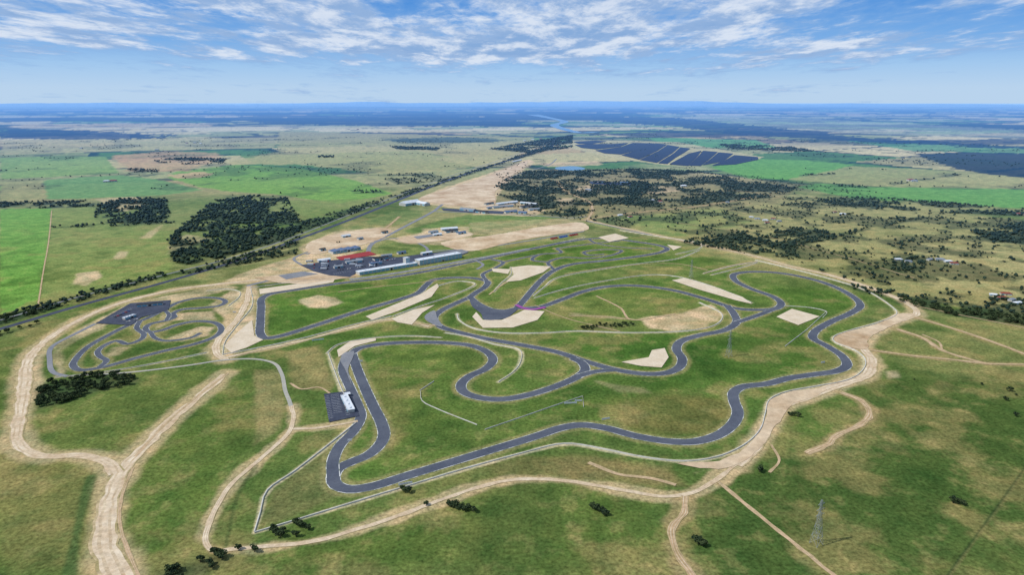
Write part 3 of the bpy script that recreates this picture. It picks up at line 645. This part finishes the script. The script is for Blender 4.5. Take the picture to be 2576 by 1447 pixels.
def solar(s):
    w=W(s); d=np.array([1.0,.08]); d/=np.linalg.norm(d); n=np.array([-d[1],d[0]])
    u=w@d; v=w@n; V=[];Fc=[]; vv=v.min()+5
    while vv<v.max():
        xs=[]
        for i in range(len(w)):
            a,b=i,(i+1)%len(w)
            if (v[a]>vv)!=(v[b]>vv): xs.append(u[a]+(u[b]-u[a])*(vv-v[a])/(v[b]-v[a]))
        xs.sort()
        for k in range(0,len(xs)-1,2):
            s_=len(V)
            for (uu,w2,z) in ((xs[k],vv-4.9,1.2),(xs[k+1],vv-4.9,1.2),(xs[k+1],vv+4.9,3.4),(xs[k],vv+4.9,3.4)):
                p=d*uu+n*w2; V.append((p[0],p[1],z))
            Fc.append((s_,s_+1,s_+2,s_+3))
        vv+=11
    mk("solar_array",V,Fc,'panel',label="block of dark blue solar panel rows",cat="solar panels",group="solar farm blocks")
for s in ["1442,357 1498,354 1526,356 1490,362 1455,362","1446,365 1480,363 1535,363 1580,360 1561,369 1500,376 1462,372","1498,379 1564,370 1592,360 1646,361 1614,375 1562,389 1520,386",
 "1564,391 1616,375 1649,361 1677,364 1653,380 1607,402","1610,403 1656,381 1680,365 1709,370 1692,385 1652,410","1656,411 1696,386 1712,371 1736,374 1726,381 1698,398 1678,413",
 "1684,414 1734,387 1764,380 1755,393 1731,418","1734,417 1759,392 1769,380 1805,383 1783,402 1762,418","1768,416 1787,402 1808,384 1844,387 1818,407","1792,417 1821,406 1848,391 1906,396 1907,402 1850,414"]: solar(s)
def pylon(x,y,h,label):
    p=G(x,y); e=empty("transmission_tower",(p[0],p[1],0),.5,label=label,cat="pylon")
    b=h*.09;L=[];cr=[(-1,-1),(1,-1),(1,1),(-1,1)]
    lv=[(0,b),(.2,b*.78),(.4,b*.54),(.58,b*.36),(.72,b*.24),(.97,b*.16)]
    for (z0,w0),(z1,w1) in zip(lv,lv[1:]):
        for i in range(4):
            a,c=cr[i],cr[(i+1)%4]
            L+=[((a[0]*w0,a[1]*w0,z0*h),(a[0]*w1,a[1]*w1,z1*h)),((a[0]*w0,a[1]*w0,z0*h),(c[0]*w1,c[1]*w1,z1*h)),((c[0]*w0,c[1]*w0,z0*h),(a[0]*w1,a[1]*w1,z1*h)),((a[0]*w1,a[1]*w1,z1*h),(c[0]*w1,c[1]*w1,z1*h))]
    for i in range(4): L.append(((cr[i][0]*b*.16,cr[i][1]*b*.16,.97*h),(0,0,h)))
    V,Fc=beams(L,.13); mk("lattice_mast",V,Fc,'steel',parent=e)
    for z,r_ in ((.66,.13),(.78,.12),(.9,.1)):
        L=[]
        for sx in (-1,1):
            L+=[((0,-b*.2,z*h),(sx*r_*h,0,z*h)),((0,b*.2,z*h),(sx*r_*h,0,z*h)),((0,0,(z+.05)*h),(sx*r_*h,0,z*h))]
        V,Fc=beams(L,.13); mk("cross_arm",V,Fc,'steel',parent=e)
        for sx in (-1,1):
            V,Fc=beams([((0,0,0),(0,0,-.05*h))],.15); mk("insulator",V,Fc,'dark',parent=e,loc=(sx*r_*h,0,z*h-.15))
pylon(2053,1370,38,"steel lattice transmission tower standing in green grass")
pylon(1833,897,36,"steel lattice transmission tower inside the race circuit")
pylon(1738,700,36,"steel lattice transmission tower beside gravel trap")
for (x,y,L) in [(1435,1018,14),(1020,1222,12),(1524,1058,9),(800,858,16),(908,912,4),(1455,1012,8),(880,1112,4),(2070,915,6),(590,788,5)]:
    p=G(x,y); e=empty("trackside_sign",(p[0],p[1],0),random.uniform(.1,.5),label="low trackside advertising board on posts",cat="sign",group="boards beside the race track")
    V,Fc=boxes([(0,0,2.0,L,.2,1.8)]); mk("board",V,Fc,'white',parent=e)
    V,Fc=boxes([(-L/2+.4,.25,1.4,.2,.2,2.8),(L/2-.4,.25,1.4,.2,.2,2.8),(0,.25,1.4,.2,.2,2.8)]); mk("post",V,Fc,'steel',parent=e)
protos=[]
for i in range(5):
    V,Fc=boxes([(0,0,.62,4.4,1.8,.6),(-.2,0,1.52,1.9,1.4,.06)]); n1=len(Fc)
    s=len(V); V+=[(-1.5,-.8,.93),(1.2,-.8,.93),(1.2,.8,.93),(-1.5,.8,.93),(-1.1,-.68,1.48),(.7,-.68,1.48),(.7,.68,1.48),(-1.1,.68,1.48)]
    Fc+=[(s,s+1,s+5,s+4),(s+1,s+2,s+6,s+5),(s+2,s+3,s+7,s+6),(s+3,s,s+4,s+7)]; n2=len(Fc)
    for wx in (-1.35,1.35):
        for wy in (-.86,.86):
            s=len(V)
            for k in range(10):
                a=k*math.pi/5
                V+=[(wx+.33*math.cos(a),wy-.1,.33+.33*math.sin(a)),(wx+.33*math.cos(a),wy+.1,.33+.33*math.sin(a))]
            for k in range(10): Fc.append((s+2*k,s+2*((k+1)%10),s+2*((k+1)%10)+1,s+2*k+1))
            Fc.append(tuple(s+2*k for k in range(10))); Fc.append(tuple(s+2*k+1 for k in reversed(range(10))))
    fm=[0]*n1+[1]*(n2-n1)+[2]*(len(Fc)-n2)
    m_=bpy.data.meshes.new("car"); m_.from_pydata(V,[],Fc)
    for k in ('car%d'%i,'dark','dark'): m_.materials.append(M[k])
    m_.polygons.foreach_set('material_index',fm); protos.append(m_)
cn=['white','red','blue','dark grey','silver']
def car(p,yaw,lab,z=.3):
    i=random.choice([0,0,0,1,2,3,4]); o=bpy.data.objects.new("parked_car",protos[i]); col.objects.link(o); o.location=(p[0],p[1],z); o.rotation_euler=(0,0,yaw)
    tag(o,None,"%s car %s"%(cn[i],lab),"car","cars parked around the circuit")
ZC=nz(.12)
for (a,b,n) in [((790,676),(900,660),18),((850,682),(930,670),14),((930,662),(1000,652),12),((290,800),(330,782),7),((320,812),(345,805),5)]:
    p,q,d=gvec(a,b); y0=math.atan2(d[1],d[0])+math.pi/2
    for i in range(n):
        if random.random()<.75: car(p+d*i/(n-1),y0,"parked on dark asphalt paddock",ZC)
for i in range(14):
    p=np.array(G(random.uniform(775,940),random.uniform(655,680)))
    e=empty("truck",(p[0],p[1],ZC),random.uniform(0,.5),label="white semi trailer truck parked in asphalt paddock",cat="truck",group="trucks in the paddock")
    V,Fc=boxes([(0,0,2.3,12,2.5,2.8)]); mk("trailer",V,Fc,'white',parent=e)
    V,Fc=boxes([(7.6,0,1.7,2.4,2.4,2.4)]); mk("cab",V,Fc,'car%d'%(i%5),parent=e)
    V,Fc=boxes([(x_,y_,.45,.9,.3,.9) for x_ in (-4.5,-3.2,5.2,8) for y_ in (-1,1)]); mk("wheel",V,Fc,'dark',parent=e)

# ------------------------------------------------------------ trees
def tree_mesh(seed):
    r=np.random.default_rng(seed); L=[]
    top=.55
    for i in range(6):
        a=i*1.05+r.uniform(0,.5); L.append(((0,0,.18),(math.cos(a)*.3,math.sin(a)*.3,top+r.uniform(-.05,.15))))
    V=[];Fc=[]
    def cone(a,b,r0,r1):
        a=np.array(a,float);b=np.array(b,float);d=b-a;d/=np.linalg.norm(d);u=np.cross(d,(.3,.9,.1));u/=np.linalg.norm(u);w=np.cross(d,u);s=len(V)
        for p,q in ((a,r0),(b,r1)):
            for k in range(6): V.append(p+(u*math.cos(k*1.047)+w*math.sin(k*1.047))*q)
        for k in range(6): Fc.append((s+k,s+(k+1)%6,s+6+(k+1)%6,s+6+k))
    cone((0,0,-.02),(0,0,.22),.04,.03)
    for a,b in L: cone(a,b,.022,.007)
    tm=bpy.data.meshes.new("trunk"); tm.from_pydata([tuple(v) for v in V],[],Fc); tm.materials.append(M['bark'])
    V=[];Fc=[]
    lob=[(r.uniform(-.34,.34),r.uniform(-.34,.34),r.uniform(.45,.85),r.uniform(.17,.3)) for _ in range(9)]
    for (x,y,z,s0) in lob:
        for _ in range(60):
            d=r.normal(size=3);d/=np.linalg.norm(d);q=np.array([x,y,z])+d*s0*np.array([1,1,.75])*r.uniform(.6,1.08)
            n_=d+r.normal(size=3)*.5;n_/=np.linalg.norm(n_);u=np.cross(n_,r.normal(size=3));u/=np.linalg.norm(u);w=np.cross(n_,u);h=r.uniform(.035,.075);s=len(V)
            V+=[q-u*h-w*h*.7,q+u*h-w*h,q+u*h*.8+w*h,q-u*h+w*h*.8];Fc.append((s,s+1,s+2,s+3))
    cm=bpy.data.meshes.new("crown"); cm.from_pydata([tuple(v) for v in V],[],Fc); cm.materials.append(M['leaf'])
    return tm,cm
TM=[tree_mesh(i) for i in range(6)]
for i,(x,y,s) in enumerate(pts[:300]):
    e=empty("tree",(x,y,0),random.uniform(0,6.28),label="dark green eucalyptus tree with rounded crown on grass",cat="tree",group="eucalyptus trees around the circuit")
    e.scale=(s*1.15,s*1.15,s)
    t=TM[i%6]
    for nm,me_ in (("trunk",t[0]),("crown",t[1])):
        o=bpy.data.objects.new(nm,me_); o.parent=e; col.objects.link(o)
ph=(1+5**.5)/2
ico=np.array([(-1,ph,0),(1,ph,0),(-1,-ph,0),(1,-ph,0),(0,-1,ph),(0,1,ph),(0,-1,-ph),(0,1,-ph),(ph,0,-1),(ph,0,1),(-ph,0,-1),(-ph,0,1)])/math.hypot(1,ph)
icf=np.array([(0,11,5),(0,5,1),(0,1,7),(0,7,10),(0,10,11),(1,5,9),(5,11,4),(11,10,2),(10,7,6),(7,1,8),(3,9,4),(3,4,2),(3,2,6),(3,6,8),(3,8,9),(4,9,5),(2,4,11),(6,2,10),(8,6,7),(9,8,1)])
rest=np.array(pts[300:]); ntot=len(rest)
if len(rest)>80000: rest=rest[np.sort(rng.permutation(len(rest))[:80000])]
B=[]
for k in range(2):
    n=len(rest); s=rest[:,2]
    off=rng.normal(size=(n,2))*s[:,None]*.25
    sc=s[:,None]*rng.uniform(.28,.46,(n,1))
    v=ico[None]*(1+rng.uniform(-.3,.3,(n,12,1)))*sc[:,:,None]*np.array([1,1,.85])
    v[:,:,0]+= (rest[:,0]+off[:,0])[:,None]; v[:,:,1]+=(rest[:,1]+off[:,1])[:,None]; v[:,:,2]+=(s*rng.uniform(.35,.6,n))[:,None]
    B.append(v)
B=np.concatenate(B); nb=len(B)
me=bpy.data.meshes.new("woodland"); me.vertices.add(nb*12); me.vertices.foreach_set('co',B.astype(np.float32).ravel())
fi=(icf[None]+(np.arange(nb)*12)[:,None,None]).astype(np.int32)
me.loops.add(fi.size); me.loops.foreach_set('vertex_index',fi.ravel()); me.polygons.add(nb*20); me.polygons.foreach_set('loop_start',(np.arange(nb*20)*3).astype(np.int32)); me.update(calc_edges=True)
me.materials.append(M['wood']); o=bpy.data.objects.new("woodland",me); col.objects.link(o); tag(o,"stuff","dark green scrub woodland and scattered far trees","woodland")

# ------------------------------------------------------------ light, sky, camera
SE=math.radians(50); SAZ=math.radians(-105)
sd=bpy.data.lights.new("sun",'SUN'); sd.energy=4.0; sd.angle=math.radians(.5); sd.color=(1,.96,.9)
so=bpy.data.objects.new("sun",sd); col.objects.link(so)
dv=Vector((math.sin(SAZ)*math.cos(SE),math.cos(SAZ)*math.cos(SE),math.sin(SE)))
so.rotation_euler=dv.to_track_quat('Z','Y').to_euler(); so.location=(0,0,1000)
wd=bpy.data.worlds.new("World"); bpy.context.scene.world=wd; wd.use_nodes=True; n=wd.node_tree.nodes; l=wd.node_tree.links
bg=n['Background']; sky=n.new("ShaderNodeTexSky"); sky.sky_type='NISHITA'; sky.sun_disc=False; sky.sun_elevation=SE; sky.sun_rotation=SAZ; sky.altitude=300
bg.inputs['Strength'].default_value=.1
tc=n.new("ShaderNodeTexCoord"); sx=n.new("ShaderNodeSeparateXYZ"); l.new(tc.outputs['Generated'],sx.inputs[0])
def math_(op,a,b=None):
    m=n.new("ShaderNodeMath"); m.operation=op
    for i,v in enumerate((a,b)):
        if v is None: continue
        if isinstance(v,(int,float)): m.inputs[i].default_value=v
        else: l.new(v,m.inputs[i])
    return m.outputs[0]
z=math_('MAXIMUM',sx.outputs[2],0.0); zz=math_('ADD',z,.07)
cx=n.new("ShaderNodeCombineXYZ"); l.new(math_('DIVIDE',sx.outputs[0],zz),cx.inputs[0]); l.new(math_('MULTIPLY',math_('DIVIDE',sx.outputs[1],zz),.5),cx.inputs[1])
def noise(scale,det,rough,off,dist=0):
    mp=n.new("ShaderNodeMapping"); mp.inputs['Location'].default_value=off; l.new(cx.outputs[0],mp.inputs[0])
    t=n.new("ShaderNodeTexNoise"); t.inputs['Scale'].default_value=scale; t.inputs['Detail'].default_value=det; t.inputs['Roughness'].default_value=rough; t.inputs['Distortion'].default_value=dist
    l.new(mp.outputs[0],t.inputs['Vector']); return t.outputs[0]
ramp=n.new("ShaderNodeValToRGB"); l.new(math_('MULTIPLY',z,5.0),ramp.inputs[0])
cr=ramp.color_ramp
def K1(r,g,b): return (lin(r),lin(g),lin(b),1)
cr.elements[0].position=0; cr.elements[0].color=K1(186,213,240)
cr.elements[1].position=1; cr.elements[1].color=K1(50,116,205)
for p_,c_ in ((.08,(184,212,240)),(.22,(160,200,240)),(.38,(116,172,232)),(.62,(76,144,220))):
    e_=cr.elements.new(p_); e_.color=K1(*c_)
def smap(v,a,b,c=0,d=1):
    m=n.new("ShaderNodeMapRange"); m.interpolation_type='SMOOTHSTEP'; l.new(v,m.inputs[0])
    for i,q in enumerate((a,b,c,d)): m.inputs[i+1].default_value=q
    return m.outputs[0]
def mix(f,a,b):
    m=n.new("ShaderNodeMix"); m.data_type='RGBA'
    l.new(f,m.inputs[0])
    for i,v in ((6,a),(7,b)):
        if isinstance(v,tuple): m.inputs[i].default_value=v
        else: l.new(v,m.inputs[i])
    return m.outputs[2]
def cl(r,g,b): return (lin(r)*10,lin(g)*10,lin(b)*10,1)
sc_=n.new("ShaderNodeVectorMath"); sc_.operation='SCALE'; l.new(ramp.outputs[0],sc_.inputs[0]); sc_.inputs['Scale'].default_value=10
base=mix(smap(z,.12,.5,.95,0),sky.outputs[0],sc_.outputs[0])
right=smap(sx.outputs[0],.40,.58)
n1=noise(1.0,12,.6,(3,1,0),.2); nb_=noise(.3,3,.5,(7,2,0)); n2=noise(4.2,10,.66,(1,5,0),.3)
dens=math_('ADD',math_('ADD',math_('MULTIPLY',n1,.52),math_('MULTIPLY',nb_,.18)),math_('MULTIPLY',n2,.30))
dens=math_('ADD',dens,smap(z,.02,.07,-.08,.08))
dens=math_('SUBTRACT',dens,math_('MULTIPLY',right,.07))
veil=smap(dens,.44,.56)
cov=smap(dens,.50,.60)
shade=math_('ADD',math_('MULTIPLY',smap(noise(2.2,12,.66,(3.3,1.6,0),.2),.43,.60),.85),math_('MULTIPLY',smap(dens,.68,.55),.15))
base=mix(math_('MULTIPLY',veil,.6),base,cl(138,178,226))
ccol=mix(shade,cl(136,171,216),cl(230,237,247))
out=mix(math_('MULTIPLY',cov,.85),base,ccol); l.new(out,bg.inputs['Color'])
cam=bpy.data.cameras.new("camera"); co_=bpy.data.objects.new("camera",cam); col.objects.link(co_)
co_.location=(0,0,H); co_.rotation_euler=(math.pi/2-P,0,0); cam.sensor_width=36; cam.lens=36*F/2576; cam.clip_start=1; cam.clip_end=400000
s=bpy.context.scene; s.camera=co_; s.view_settings.view_transform='Standard'; s.view_settings.look='None'; s.view_settings.exposure=0
print("TREES",ntot)
